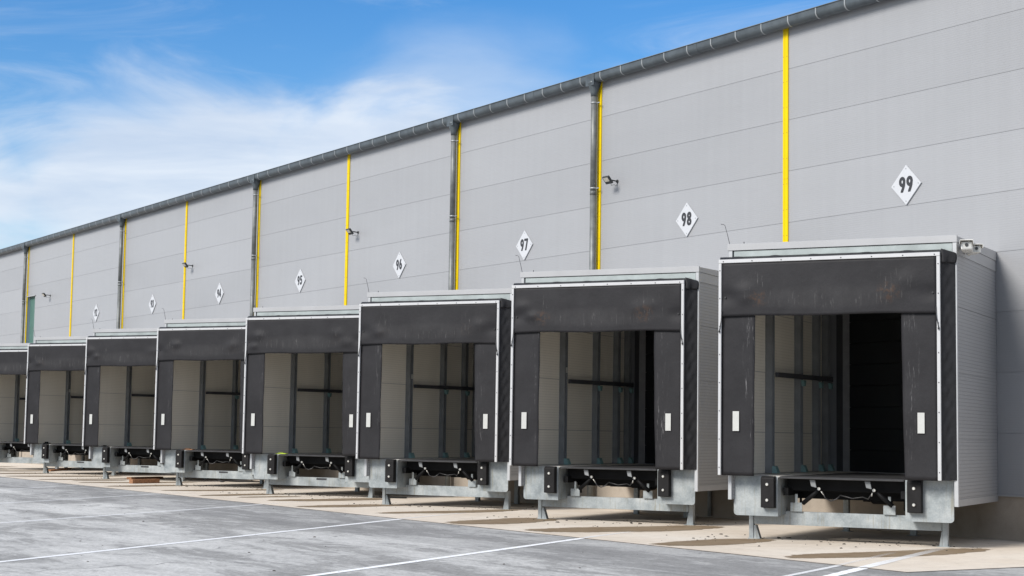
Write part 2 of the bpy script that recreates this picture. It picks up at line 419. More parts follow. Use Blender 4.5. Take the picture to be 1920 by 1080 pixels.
st(-17.22, -6.55, -1.70, 0.52, -0.06); st(-20.10, -6.6, -3.45, 0.52, -0.10); st(-23.45, -6.6, -1.75, 0.80, -0.02)
st(-26.3, -6.6, -3.3, 0.75, -0.22)
for k in range(-2, -9, -1):
    st(-17.25+k*BAY+random.uniform(-.3, .3), -6.5+random.uniform(0, .9), -1.9, random.uniform(.4, .65), random.uniform(-.15, .05))
    st(-20.2+k*BAY+random.uniform(-.3, .3), -6.5+random.uniform(0, .5), -3.2, random.uniform(.35, .6), random.uniform(-.2, 0))
    if k % 2: st(-18.8+k*BAY, -5.6, -3.6, 0.28, -0.15)

# ------------------------------------------------------------------ warehouse
bld = tag(empty('warehouse', (0, 0, 0)), 'long grey panelled warehouse with dark gutter and yellow joint strips', 'warehouse')
WX0, WX1 = -118.0, -8.0
OPEN = []                                            # openings: x0, x1, z0, z1
for k in range(0, -8, -1): OPEN.append((-22.52 + k*BAY, -19.35 + k*BAY, 1.03, 4.15))
OPEN.append((-73.47, -72.38, 0.75, 7.30))
zs = [0.75 + i for i in range(9)] + [9.66]
wm = MB()
for z0, z1 in zip(zs, zs[1:]):
    g0 = z0 + (0.003 if z0 > 0.8 else 0); g1 = z1 - 0.003
    cuts = [o for o in OPEN if o[2] < g1 - 1e-6 and o[3] > g0 + 1e-6]
    ed = sorted(set([g0, g1] + [z for o in cuts for z in (o[2], o[3]) if g0 < z < g1]))
    for a, c in zip(ed, ed[1:]):
        xs = WX0
        for o in sorted(q for q in cuts if q[2] <= a + 1e-6 and q[3] >= c - 1e-6):
            wm.box(xs, o[0], 0.0, 0.0085, a, c); xs = o[1]
        wm.box(xs, WX1, 0.0, 0.0085, a, c)
wm.build('wall', M['wall'], bld)
bk = MB()                                             # joint backing, butted behind the sheet
segs = []
xs = WX0
bk2 = sorted(OPEN)
for o in bk2:
    bk.box(xs, o[0], 0.0100, 0.20, 0.76, 9.65)
    if o[2] > 0.8: bk.box(o[0], o[1], 0.0100, 0.20, 0.76, o[2])
    bk.box(o[0], o[1], 0.0100, 0.20, o[3], 9.65); xs = o[1]
bk.box(xs, WX1, 0.0100, 0.20, 0.76, 9.65)
bk.build('wall_core', M['backing'], bld)
MB().box(WX0, WX1, 0.035, 0.30, -0.3, 0.757).build('plinth', M['plinth'], bld)
MB().box(WX0, WX1, -0.012, 0.034, 0.722, 0.748).build('plinth_flashing', M['flash'], bld)
rf = MB(); rf.hexa([(WX0, -0.16, 9.705), (WX1, -0.16, 9.705), (WX1, 30, 10.6), (WX0, 30, 10.6), (WX0, -0.16, 9.745), (WX1, -0.16, 9.745), (WX1, 30, 10.68), (WX0, 30, 10.68)])
rf.build('roof', M['zinc'], bld)
en = MB(); en.box(WX0+0.01, WX0+0.25, 0.21, 30, 0.0, 9.6); en.box(WX1-0.25, WX1-0.01, 0.21, 30, 0.0, 9.6); en.box(WX0+.26, WX1-.26, 29.7, 30, 0, 9.6)
en.build('rear_wall', M['wall'], bld)
# dock doors, set back in the openings
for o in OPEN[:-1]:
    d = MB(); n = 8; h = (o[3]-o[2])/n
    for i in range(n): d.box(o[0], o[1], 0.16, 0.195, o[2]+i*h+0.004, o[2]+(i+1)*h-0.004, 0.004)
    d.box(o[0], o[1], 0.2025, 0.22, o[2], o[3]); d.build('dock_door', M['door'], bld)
for o in OPEN[:-1]:
    MB().box(o[0]-0.16, o[0]-0.002, -0.012, -0.003, 1.03, o[3]+.15).build('jamb_shade_sheet', M['rail'], bld)  # dark sheet laid over the jamb wall to stand in for its shade
# tall green door at the far end
o = OPEN[-1]
gd = MB().box(o[0]+0.004, o[1]-0.004, 0.115, 0.16, o[2], o[3]-0.004).build('green_door', M['green'], bld)
MB().box(-72.62, -72.5, 0.05, 0.114, 5.82, 5.87, 0.006).build('handle', M['strap'], gd)
MB().box(o[0]-0.012, o[0]+0.003, -0.004, 0.113, o[2], o[3]-0.005).build('door_reveal', M['bluegrey'], bld)
MB().box(o[0]-0.02, o[1]+0.10, -0.04, -0.003, o[3]+0.002, o[3]+0.03).build('door_flashing', M['flash'], bld)
# yellow joint strips
ys = MB()
PR = [(-0.07, -0.003), (-0.07, -0.028), (-0.018, -0.032), (-0.014, -0.024), (0.014, -0.024), (0.018, -0.032), (0.07, -0.028), (0.07, -0.003)]
for z0, z1 in ((0.80, 3.60), (3.604, 6.60), (6.604, 9.56)): ys.prism(PR, 'z', z0, z1)
ys.second()
for i in range(18):
    for sx in (-.045, .045): ys.tube([(sx, -.0335, 1.0+i*.5), (sx, -.0285, 1.0+i*.5)], .009, 8)
ys.second_end()
s0 = ys.build('joint_strip', [M['yellow'], M['yscrew']], bld); s0.location = (-24.059, 0, 0)
for k in range(-1, -10, -1):
    c = s0.copy(); C.objects.link(c); c.parent = bld; c.location = (-24.059 + k*BAY, 0, 0)
# gutter, half round with a rolled lip
def gut_profile(r_in, r_out, cy, cz):
    pts = []
    for i in range(15):
        a = PI + PI*i/14; pts.append((cy + r_out*math.cos(a), cz + r_out*math.sin(a)))
    out = [(cy - r_out, cz+0.095)] + pts + [(cy + r_out, cz+0.12)]
    inn = [(cy + r_in, cz+0.12)] + [(cy + r_in*math.cos(PI+PI*i/14), cz + r_in*math.sin(PI+PI*i/14)) for i in range(14, -1, -1)] + [(cy - r_in, cz+0.095)]
    return out + inn
gu = MB(); GY, GZ = -0.150, 9.622
gu.prism(gut_profile(0.106, 0.112, GY, GZ), 'x', WX0, WX1)
gu.tube([(WX0, GY-0.118, GZ+0.09), (WX1, GY-0.118, GZ+0.09)], 0.011, 8)
x = -112.0
while x < WX1: gu.prism(gut_profile(0.1125, 0.1165, GY, GZ), 'x', x, x+0.10); x += 6.1
gutter = gu.build('gutter', M['zinc'], bld)
gs = MB(); gs.prism(gut_profile(0.114, 0.1195, GY, GZ), 'x', -0.014, 0.014)
g0 = gs.build('gutter_strap', M['strap'], gutter); g0.location = (-20.64, 0, 0)
for i in range(1, 84):
    c = g0.copy(); C.objects.link(c); c.parent = gutter; c.location = (-20.64 - 0.772*i, 0, 0)
# downpipes
def downpipe(x):
    p = MB(); y = -0.145
    p.tube([(0, y, 9.28), (0, y, 7.0)], 0.070, 20); p.tube([(0, y, 6.998), (0, y, 3.0)], 0.070, 20); p.tube([(0, y, 2.998), (0, y, 0.1)], 0.070, 20)
    p.tube([(0, y, 6.98), (0, y, 7.07)], 0.0745, 20); p.tube([(0, y, 2.98), (0, y, 3.07)], 0.0745, 20)
    o = p.build('downpipe', M['pipe'], bld); o.location = (x, 0, 0)
    hp = MB(); hp.tube([(0, y, 9.55), (0, y, 9.50), (0, y, 9.30), (0, y, 9.22)], [0.165, 0.15, 0.082, 0.079], 20)
    hp.box(-0.16, 0.16, y-0.13, y-0.117, 9.45, 9.70, 0.0)
    hp.build('hopper', M['zinc'], o)
    for z in (9.07, 7.13, 5.15):
        b_ = MB(); b_.tube([(0, y, z-0.016), (0, y, z+0.016)], 0.0775, 20); b_.box(-0.012, 0.012, y+0.06, -0.004, z-0.012, z+0.012)
        b_.box(0.05, 0.17, y+0.02, y+0.035, z-0.016, z+0.004)
        b_.build('pipe_clip', M['strap'], o)
    return o
MB().tube([(-26.32, -.01, .745), (-26.32, -.01, .03)], .04, 12).build('drain_pipe', M['galv'], bld)
dp = downpipe(-30.285)
for x in (-36.47, -48.83, -61.20, -73.56):
    c = copy_tree(dp, bld); c.location = (x, 0, 0)

# ------------------------------------------------------------------ number signs
DIG = {}
def ring(cx, cy, rx, ry, a0=0, a1=360, n=40):
    return [(cx+rx*math.cos(math.radians(a0+(a1-a0)*i/n)), cy+ry*math.sin(math.radians(a0+(a1-a0)*i/n))) for i in range(n+1)]
STROKES = {
 '9': [ring(.28, .67, .165, .215), [(.445, .66), (.42, .46), (.37, .30), (.25, .04)]],
 '8': [ring(.28, .73, .148, .165), ring(.28, .27, .165, .175)],
 '7': [[(.08, .90), (.47, .90)], [(.46, .90), (.38, .55), (.23, .04)]],
 '6': [ring(.28, .33, .165, .215), [(.115, .34), (.14, .54), (.19, .70), (.31, .96)]],
 '5': [[(.45, .90), (.16, .90), (.135, .56)], ring(.255, .35, .19, .24, 125, -140)],
 '4': [[(.37, .0), (.37, .95)], [(.37, .93), (.08, .33)], [(.08, .28), (.52, .28)]],
 '3': [ring(.25, .73, .165, .165, 165, -95), ring(.25, .28, .185, .19, 95, -165)],
 '2': [ring(.27, .71, .175, .20, 175, -35), [(.42, .60), (.10, .10)], [(.08, .09), (.49, .09)]],
}
def digit_mesh(ch):
    if ch in DIG: return DIG[ch]
    W, H, s = 0.56, 1.0, 0.0125; hw = 0.106
    segs = [(a, c) for st_ in STROKES[ch] for a, c in zip(st_, st_[1:])]
    def inside(px, py):
        if not (0 <= py <= 1): return False
        for (ax, ay), (bx, by) in segs:
            dx, dy = bx-ax, by-ay; l = dx*dx+dy*dy
            tt = 0 if l == 0 else max(0, min(1, ((px-ax)*dx+(py-ay)*dy)/l))
            if (px-ax-dx*tt)**2 + (py-ay-dy*tt)**2 < hw*hw: return True
        return False
    bm = bmesh.new(); vd = {}
    def V(i, j):
        if (i, j) not in vd: vd[(i, j)] = bm.verts.new((i*s - W/2, 0, j*s - H/2))
        return vd[(i, j)]
    for j in range(int(H/s)):
        for i in range(-2, int(W/s)+2):
            if inside((i+.5)*s, (j+.5)*s): bm.faces.new([V(i, j), V(i+1, j), V(i+1, j+1), V(i, j+1)])
    r = bmesh.ops.extrude_face_region(bm, geom=list(bm.faces))
    for g in r['geom']:
        if isinstance(g, bmesh.types.BMVert): g.co.y -= 0.010
    bmesh.ops.recalc_face_normals(bm, faces=bm.faces)
    me = bpy.data.meshes.new('digit'); bm.to_mesh(me); bm.free(); me.materials.append(M['digit']); DIG[ch] = me
    return me
for k, num in zip(range(0, -8, -1), range(99, 91, -1)):
    s = tag(empty('number_sign', (-20.903 + k*BAY, 0, 6.115)), 'white diamond sign with black number %d on the grey wall' % num, 'sign', 'diamond dock number signs')
    pl = MB(); pl.prism([(0, -0.357), (0.357, 0), (0, 0.357), (-0.357, 0)], 'y', -0.030, -0.008)
    pl.second()
    for (fx, fz) in ((0, .29), (0, -.29), (.29, 0), (-.29, 0)): pl.tube([(fx, -.034, fz), (fx, -.0295, fz)], .012, 8)
    pl.second_end(); pl.build('plate', [M['sign'], M['strap']], s)
    for i, ch in enumerate(str(num)):
        d = bpy.data.objects.new('digit', digit_mesh(ch)); C.objects.link(d); d.parent = s
        d.scale = (0.285, 0.25, 0.285); d.location = (-0.088 + 0.176*i, -0.0305, 0.012)

# ------------------------------------------------------------------ floodlights
def floodlight(x, z, label):
    f = tag(empty('floodlight', (x, 0, z)), label, 'floodlight', 'floodlights on the wall'); f.scale = (.86, .92, .86)
    a = MB(); a.tube([(0, -0.004, 0), (0, -0.02, 0)], 0.045, 14); a.tube([(0, -0.018, 0), (0.0, -0.16, 0.012), (0.0, -0.25, 0.010)], 0.017, 10)
    a.build('arm', M['lamp'], f)
    T = Matrix.Translation((0, -0.30, 0.01)) @ Matrix.Rotation(math.radians(38), 4, 'X')
    h = MB(); h.box(-0.135, 0.135, -0.028, 0.03, -0.115, 0.105, 0.012, T); h.box(-0.06, 0.06, 0.031, 0.06, -0.06, 0.06, 0.008, T)
    hs = h.build('housing', M['lamp'], f)
    g = MB(); g.box(-0.095, 0.095, -0.034, -0.0285, -0.035, 0.078, 0.0, T); g.build('glass', M['lens'], hs)
    w = MB(); w.tube([T @ Vector((0.02, 0.03, -0.10)), (0.02, -0.20, -0.13), (0.03, -0.12, -0.10), (0.02, -0.06, -0.13), (0.01, -0.006, -0.04)], 0.006, 6); w.build('cable', M['hose'], f)
floodlight(-29.56, 7.215, 'dark floodlight on the wall just right of the downpipe near sign 98')
floodlight(-41.94, 7.235, 'dark floodlight on the wall beside the yellow strip left of sign 96')
floodlight(-54.28, 7.23, 'dark floodlight on the wall beside the yellow strip left of sign 94')
floodlight(-70.20, 7.18, 'dark floodlight on the wall right of the tall green door')

# ------------------------------------------------------------------ dock house
VW = lambda u, y=0.0: (y - HY - u*SU)/CU            # v at which a line of constant u meets the plane y
U0, U1, VF = 0.10, 3.70, 0.20
HEADERS = []
def make_house():
    h = empty('dock_house')
    for (a, c, nm) in ((U0, U0+0.07, 'l'), (U1-0.07, U1-0.004, 'r')):
        w = MB(); zz_ = [0.642, 0.742, 1.63, 2.624, 3.626, 4.42, 4.598]
        for z0, z1 in zip(zz_, zz_[1:]):
            w.hexa([(a, VF+.062, z0+.004), (c, VF+.062, z0+.004), (c, VW(c)-.014, z0+.004), (a, VW(a)-.014, z0+.004),
                    (a, VF+.062, z1-.004), (c, VF+.062, z1-.004), (c, VW(c)-.014, z1-.004), (a, VW(a)-.014, z1-.004)])
        aa, cc = a+.006, c-.006
        w.hexa([(aa, VF+.07, .65), (cc, VF+.07, .65), (cc, VW(cc)-.02, .65), (aa, VW(aa)-.02, .65), (aa, VF+.07, 4.59), (cc, VF+.07, 4.59), (cc, VW(cc)-.02, 4.59), (aa, VW(aa)-.02, 4.59)])
        w.build('side_wall', M['body'], h)
        # smooth flashing at head and foot of the wall
        s = 1 if nm == 'r' else -1
        o0, o1 = (c, c+.006) if s > 0 else (a-.006, a)
        for z0, z1 in ((0.638, 0.742), (4.425, 4.598)):
            f = MB(); f.hexa([(o0+.0005, VF+.064, z0), (o1, VF+.064, z0), (o1, VW(o1)-.016, z0), (o0+.0005, VW(o0)-.016, z0), (o0+.0005, VF+.064, z1), (o1, VF+.064, z1), (o1, VW(o1)-.016, z1), (o0+.0005, VW(o0)-.016, z1)])
            f.build('wall_flashing', M['flash'], h)
        # inner lining
        l0, l1 = (a+.0725, a+.08) if nm == 'l' else (a-.01, a-.0025)
        li = MB(); zl = [1.03, 1.71, 2.71, 3.71, 4.50]
        for z0, z1 in zip(zl, zl[1:]):
            li.hexa([(l0, VF+.07, z0+.004), (l1, VF+.07, z0+.004), (l1, VW(l1)-.02, z0+.004), (l0, VW(l0)-.02, z0+.004), (l0, VF+.07, z1-.004), (l1, VF+.07, z1-.004), (l1, VW(l1)-.02, z1-.004), (l0, VW(l0)-.02, z1-.004)])
        li.build('inner_lining', M['lining'], h)
        tr = MB(); tr.box(U0-.006, U0+.05, VF, VF+.06, 0.636, 4.598, .003) if nm == 'l' else tr.box(U1-.055, U1+.006, VF, VF+.06, 0.636, 4.598, .003)
        tr.build('corner_trim', M['trim'], h)
    r = MB()
    ra, rb = U0-.02, U1+.012
    r.hexa([(ra, VF+.045, 4.602), (rb, VF+.045, 4.602), (rb, VW(rb)-.014, 4.602), (ra, VW(ra)-.014, 4.602), (ra, VF+.045, 4.690), (rb, VF+.045, 4.690), (rb, VW(rb)-.014, 4.76), (ra, VW(ra)-.014, 4.76)])
    r.build('roof', M['flash'], h)
    ce = MB(); ca, cb_ = U0+.085, U1-.085
    ce.hexa([(ca, VF+.16, 4.510), (cb_, VF+.16, 4.510), (cb_, VW(cb_)-.02, 4.510), (ca, VW(ca)-.02, 4.510), (ca, VF+.16, 4.590), (cb_, VF+.16, 4.590), (cb_, VW(cb_)-.02, 4.590), (ca, VW(ca)-.02, 4.590)])
    ce.build('ceiling_panel', M['ceiling'], h)
    MB().box(U0-.03, U1+.015, VF-.012, VF+.043, 4.596, 4.704, .004).build('fascia', M['flash'], h)
    MB().box(U0+.075, U1-.06, VF+.010, VF+.07, 4.34, 4.588, .004).build('header_beam', M['teal'], h)
    # floor beside and behind the leveller
    fl = MB(); 
    fl.hexa([(U0+.085, VF+.22, .98), (.895, VF+.22, .98), (.895, VW(.895)-.02, .98), (U0+.085, VW(U0+.085)-.02, .98), (U0+.085, VF+.22, 1.022), (.895, VF+.22, 1.022), (.895, VW(.895)-.02, 1.022), (U0+.085, VW(U0+.085)-.02, 1.022)])
    fl.hexa([(2.885, VF+.22, .98), (U1-.085, VF+.22, .98), (U1-.085, VW(U1-.085)-.02, .98), (2.885, VW(2.885)-.02, .98), (2.885, VF+.22, 1.022), (U1-.085, VF+.22, 1.022), (U1-.085, VW(U1-.085)-.02, 1.022), (2.885, VW(2.885)-.02, 1.022)])
    fl.build('floor', M['floor'], h)
    # channel posts along the left lining
    for i, v0 in enumerate((1.75, 3.32, 4.37, 4.96)):
        p = MB(); a, c, d = U0+.082, U0+.205, .11
        p.box(a, c, v0, v0+.012, 1.03, 4.5); p.box(a, c, v0+d, v0+d+.012, 1.03, 4.5); p.box(a+.05, a+.06, v0+.0125, v0+d-.0005, 1.03, 4.5)
        po = p.build('interior_post', M['post'], h)
        bb = MB(); bb.prism([(c+.001, 1.03), (c+.09, 1.03), (c+.09, 1.06), (c+.05, 1.15), (c+.001, 1.15)], 'y', v0-.01, v0+d+.02); bb.build('base_bracket', M['bracket'], po)
    ra_ = MB(); ra_.hexa([(U0+.21, 1.89, 2.635), (U0+.27, 1.89, 2.635), (U0+.27, 5.06, 2.665), (U0+.21, 5.06, 2.665), (U0+.21, 1.89, 2.715), (U0+.27, 1.89, 2.715), (U0+.27, 5.06, 2.745), (U0+.21, 5.06, 2.745)])
    rail = ra_.build('wall_rail', M['rail'], h)
    for v0 in (3.32, 4.37, 4.96):
        q = MB(); q.prism([(v0-.02, 2.632), (v0+.13, 2.632), (v0+.095, 2.53), (v0+.03, 2.53)], 'x', U0+.207, U0+.262); q.build('rail_bracket', M['bracket'], rail)
    # ---- shelter: white frame, black curtains
    W = 3.505; zt = 4.434; zb = 1.022
    def bar(p):
        return p
    for nm, bx in (('top', (0, W, -0.022, 0.02, zt-.058, zt)), ('left', (0.0, .046, -0.019, 0.02, zb, zt-.059)), ('right', (W-.052, W, -0.019, 0.02, zb, zt-.059))):
        f = MB(); f.box(*bx, .004); f.second()
        if nm == 'top':
            for i in range(8): f.tube([(.08+i*(W-.16)/7, -0.0265, zt-.034), (.08+i*(W-.16)/7, -0.0215, zt-.034)], .010, 8)
        else:
            for i in range(8): f.tube([((bx[0]+bx[1])/2, -0.0235, zb+.12+i*.445), ((bx[0]+bx[1])/2, -0.0185, zb+.12+i*.445)], .009, 8)
        f.second_end(); f.build('frame_bar', [M['white'], M['rivet']], h)
    def hd(a, c, sd=0):
        q = random.Random(100+sd); J = lambda m: q.uniform(-m, m) if sd else 0.0
        x = .052 + a*(W-.110); z = 3.525 + c*(zt-.062-3.525)
        flap_w = (1-c)*0.02
        x = x + (a-.5)*flap_w*1.2
        y = .004 - .012*math.sin(PI*c)*0.5
        for bx_, bz in ((.108, 3.828), (3.39, 3.828)):                  # tucked in at the fixings
            d2 = ((x-bx_)/.26)**2 + ((z-bz)/.16)**2
            y += .030*math.exp(-d2*2.2)
        for (cx_, cz_, rx_, rz_, am) in ((.42, 3.93, .16, .10, .030), (.46, 3.80, .12, .07, .024), (3.0, 4.02, .18, .12, .022), (2.78, 3.85, .2, .12, .015), (1.6, 3.9, .5, .2, .008)):
            y -= (am+J(.014))*math.exp(-((x-cx_-J(.35))/rx_)**2 - ((z-cz_-J(.10))/rz_)**2)
        y -= (.010+J(.006))*math.sin(x*(2.1+J(.8))+.4)*(1-c) + J(.006)*math.sin(x*9+J(3))*(1-c)
        return (x, y-.004, z + (1-c)*(.006+J(.012))*math.sin(x*3.1+J(2)))
    for sd in range(1, 5):
        hv_ = MB(); hv_.grid(lambda a, c: hd(a, c, sd), 70, 22); bmv = hv_.bm; me_ = bpy.data.meshes.new('header_variant_%d' % sd); bmv.to_mesh(me_); bmv.free(); me_.materials.append(M['header']); HEADERS.append(me_)
    hc = MB(); hc.grid(hd, 70, 22); ho = hc.build('header_curtain', M['header'], h, False)
    so = ho.modifiers.new('t', 'SOLIDIFY'); so.thickness = .004; so.offset = 1
    for s in (0, 1):
        def fd(a, c):
            z = 1.018 + c*(3.62-1.018)
            if s == 0: x0, x1 = .050, .571 + .030*c
            else: x0, x1 = 2.945 - .040*c + .0*c, W-.055
            x = x0 + a*(x1-x0); e = a if s == 0 else 1-a
            y = .030 + .012*math.sin(z*1.7 + s)*e + .008*math.sin(z*5+1.3*s)*e*e + .02*e*(1-c)
            return (x, y, z)
        f = MB(); f.grid(fd, 10, 40); fo = f.build('side_curtain', M['flap'], h, False)
        so = fo.modifiers.new('t', 'SOLIDIFY'); so.thickness = .004; so.offset = -1 if True else 1
        x0 = .234 if s == 0 else 3.150
        pt = MB(); pt.box(x0, x0+.104, .012, .0165, 1.718, 2.027); pt.build('reflective_patch', M['patch'], fo)
        # folded fabric between frame and house
        def sf(a, c):
            z = 1.028 + c*(zt-.01-1.028)
            xa, xb = (.012, U0-.004) if s == 0 else (W-.010, U1-.012)
            x = xa + (xb-xa)*a; y = .022 + (VF-.003-.022)*a
            wv = math.sin(z*11 + 6*a + .8*math.sin(z*2.3)) * .6 + .4*math.sin(z*23 - 9*a + 1)
            k = math.sin(PI*a)*.016*wv + math.sin(PI*a)*-.012
            return (x + (k if s else -k), y, z)
        sfm = MB(); sfm.grid(sf, 14, 170); q = sfm.build('side_fabric', M['fabric'], h, False)
    def tf(a, c):
        x = .01 + c*(W-.02) + (c-.5)*.12*a; y = .022 + (VF-.012-.022)*a; z = zt-.006 + a*.065 + math.sin(PI*a)*(.010*math.sin(x*9)+.006*math.sin(x*21+2) + .012)
        return (x, y, z)
    MB().grid(tf, 8, 90).build('top_fabric', M['fabric'], h, False)
    cf = MB()                                                            # folded corner of the fabric hood
    def cfn(a, c):
        y = .028 + a*.15; z = zt+.055 - c*(.21 - .07*a) - .05*a + .02*math.sin(5*c)*a
        x = W + .006 + .165*a + .03*math.sin(PI*c)*(.3+.7*a) + .022*math.sin(2.6*PI*a)*c
        return (x, y, z)
    cf.grid(cfn, 8, 8); q = cf.build('corner_flap', M['fabric'], h, False); sm_ = q.modifiers.new('t', 'SOLIDIFY'); sm_.thickness = .004
    for sx, u0, u1 in ((0, .062, .022), (1, W-.062, W-.022)):
        cd = MB(); cd.tube([(u0, -.030, 3.62), (u0 + (u1-u0)*.3, -.034, 3.45), (u1, -.033, 3.30)], .0065, 6); cd.tube([(u1, -.033, 3.302), (u1, -.034, 3.27)], .013, 8)
        fb_ = MB(); fb_.tube([((.108 if sx == 0 else 3.39), -.004, 3.828), ((.108 if sx == 0 else 3.39), .03, 3.828)], .016, 10)
        fb_.build('fixing_button', M['hose'], h); cd.build('tension_cord', M['hose'], h)
    lr = MB(); lr.tube([(.10, VF+.02, 4.70), (.06, VF+.02, 4.86), (.018, VF+.02, 5.01), (-.01, VF+.02, 5.03), (-.05, VF+.02, 5.035)], .0048, 6); lr.tube([(.34, VF+.02, 4.70), (.34, VF+.02, 4.735)], .008, 6)
    lr.build('lightning_rod', M['rivet'], h)
    return h

def rounded(u0, u1, z0, z1, side, r=.055):
    pts = [(u0, z1), (u1, z1)]
    if side == 'l':
        pts += [(u1, z0)] + [(u0+r-r*math.sin(math.radians(a)), z0+r-r*math.cos(math.radians(a))) for a in (0, 22, 45, 68, 90)]
    else:
        pts += [(u1-r+r*math.cos(math.radians(a)), z0+r-r*math.sin(math.radians(a))) for a in (0, 22, 45, 68, 90)] + [(u0, z0)]
    return pts

def make_leveller():
    g = empty('dock_leveller')
    V0 = .30
    for side, u0, u1 in (('l', .156, .882), ('r', 2.888, 3.617)):
        p = MB(); p.prism(rounded(u0, u1, .392, 1.018, side), 'y', V0, V0+.012)
        sp_ = p.build('side_plate', M['galv'], g)
        q = MB(); ui = u1 if side == 'l' else u0
        a, c = (ui-.012, ui) if side == 'l' else (ui, ui+.012)
        q.prism([(V0+.0125, .395), (V0+.0125, 1.0), (V0+.35, 1.0), (V0+.95, .80), (V0+.95, .44)], 'x', a, c); q.build('inner_plate', M['galv'], g)
        b0 = .640 if side == 'l' else 2.942
        bf = MB(); bf.prism([(V0-.001, .520), (V0-.118, .530), (V0-.122, .985), (V0-.085, 1.020), (V0-.001, 1.020)], 'x', b0, b0+.215, .006)
        bo = bf.build('bumper', M['rubber'], g)
        for z in (.645, .890):
            bt = MB(); bt.tube([(b0+.105, V0-.1215, z), (b0+.105, V0-.140, z)], [.027, .020], 12); bt.build('bolt', M['bolt'], bo)
    bm_ = MB(); bm_.box(.355, 3.34, .70, .712, .246, .462); bm_.box(.355, 3.34, .7125, .78, .450, .462); bm_.box(.355, 3.34, .7125, .78, .246, .258)
    bm_.build('front_beam', M['galv'], g)
    for s, u in ((0, .355), (1, 3.435)):
        l = MB(); d = 1 if s == 0 else -1
        x0, x1 = sorted((u - d*.012, u - d*.052 - d*.03)) if s == 0 else sorted((u-.085, u))
        if s == 0: l.box(.275, .345, .690, .698, .012, .40); l.box(.337, .345, .6985, .78, .012, .40)
        else: l.box(3.352, 3.425, .690, .698, .012, .40); l.box(3.352, 3.360, .6985, .78, .012, .40); l.box(3.4255, 3.433, .69, .78, .012, .40)
        lo = l.build('leg', M['galv'], g)
        gu_ = MB()
        if s == 0: gu_.hexa([(.352, .70, .008), (.455, .70, .008), (.455, .79, .008), (.352, .79, .008), (.352, .70, .225), (.385, .70, .225), (.385, .79, .225), (.352, .79, .225)])
        else: gu_.hexa([(3.300, .70, .008), (3.346, .70, .008), (3.346, .71, .008), (3.300, .71, .008), (3.338, .70, .235), (3.346, .70, .235), (3.346, .71, .235), (3.338, .71, .235)])
        gu_.build('gusset', M['galv'], lo)
        fp = MB(); 
        fp.box(.26, .47, .66, .82, -.002, .0075) if s == 0 else fp.box(3.27, 3.46, .66, .82, -.002, .0075)
        fp.location = None if False else None
        fpo = fp.build('foot_plate', M['galv'], lo); fpo.location = (0, 0, .010)
    for (u, v) in ((.95, 3.85), (2.25, 3.35)):
        l = MB(); l.box(u-.05, u+.05, v, v+.10, .012, .96, .006); l.box(u-.10, u+.10, v-.05, v+.15, .002, .0115); l.build('rear_leg', M['galv'], g)
    # deck and lip
    de = MB(); de.hexa([(.905, .32, .992), (2.872, .32, .992), (2.872, VW(2.872)-.03, .992), (.905, VW(.905)-.03, .992), (.905, .32, 1.020), (2.872, .32, 1.020), (2.872, VW(2.872)-.03, 1.020), (.905, VW(.905)-.03, 1.020)])
    de.build('deck', M['deck'], g)
    lp = MB(); lp.box(.905, 2.872, .285, .318, .985, 1.012, .005); lp.build('lip_edge', M['deck'], g)
    li = MB(); li.box(.93, 2.85, .62, .66, .80, .985, .004); li.build('folded_lip', M['under'], g)
    un = MB()
    for i in range(7): un.box(1.02+i*.28, 1.06+i*.28, .70, 3.0, .84, .985)
    un.box(.93, 2.85, 1.05, 1.13, .66, .835, .004); un.box(.93, 2.85, 2.6, 2.68, .60, .835)
    un.box(.92, 1.0, .46, 3.1, .72, .838); un.box(2.78, 2.86, .46, 3.1, .72, .838)
    un.box(1.0, 2.78, .75, .79, .78, .86); un.tube([(1.05, .95, .52), (1.05, .95, .80)], .02, 8); un.tube([(2.72, .95, .52), (2.72, .95, .80)], .02, 8)
    un.build('subframe', M['under'], g)
    for s, (ua, ub) in ((0, (1.50, 1.21)), (1, (2.37, 2.63))):
        cy = MB(); cy.tube([(ua, .50, .835), (ua*.55+ub*.45, .52, .725), (ub, .55, .60)], [.020, .034, .036], 12)
        co = cy.build('lip_cylinder', M['under'], g)
        pb = MB(); pb.tube([(ua, .47, .838), (ua, .43, .838)], .024, 12); pb.tube([(ua+.03*(1 if s == 0 else -1), .45, .80), (ua+.075*(1 if s == 0 else -1)*(1 if s == 0 else .5), .45, .745)], .008, 6); pb.build('pivot_bolt', M['bolt'], co)
        mb_ = MB(); d = -.07
        mb_.hexa([(ua+d-.03, .36, .875), (ua+d+.055, .36, .855), (ua+d+.055, .385, .855), (ua+d-.03, .385, .875), (ua+d-.055, .36, .975), (ua+d+.03, .36, .975), (ua+d+.03, .385, .975), (ua+d-.055, .385, .975)], .004)
        mb_.build('mounting_bracket', M['post'], g)
        u = 1.065 if s == 0 else 2.55
        tb = MB(); tb.box(u-.095, u+.095, .66, .672, .463, .605, .003); tb.box(u-.02, u+.025, .655, .6595, .585, .74, .003); tb.build('support_bracket', M['galv'], g)
    ho = MB(); ho.tube([(1.56, .45, .78), (1.60, .46, .69), (1.68, .48, .655), (1.76, .5, .68), (1.82, .52, .745)], .010, 8)
    ho.tube([(1.82, .52, .745), (2.0, .55, .70), (2.15, .6, .725), (2.26, .5, .70), (2.34, .46, .79)], .009, 8); ho.build('hydraulic_hose', M['hose'], g)
    pu = MB(); pu.box(2.12, 2.42, 1.16, 1.42, .60, .80, .03); pu.tube([(2.0, 1.2, .69), (2.12, 1.2, .69)], .06, 12); pu.build('pump_unit', M['under'], g)
    return g

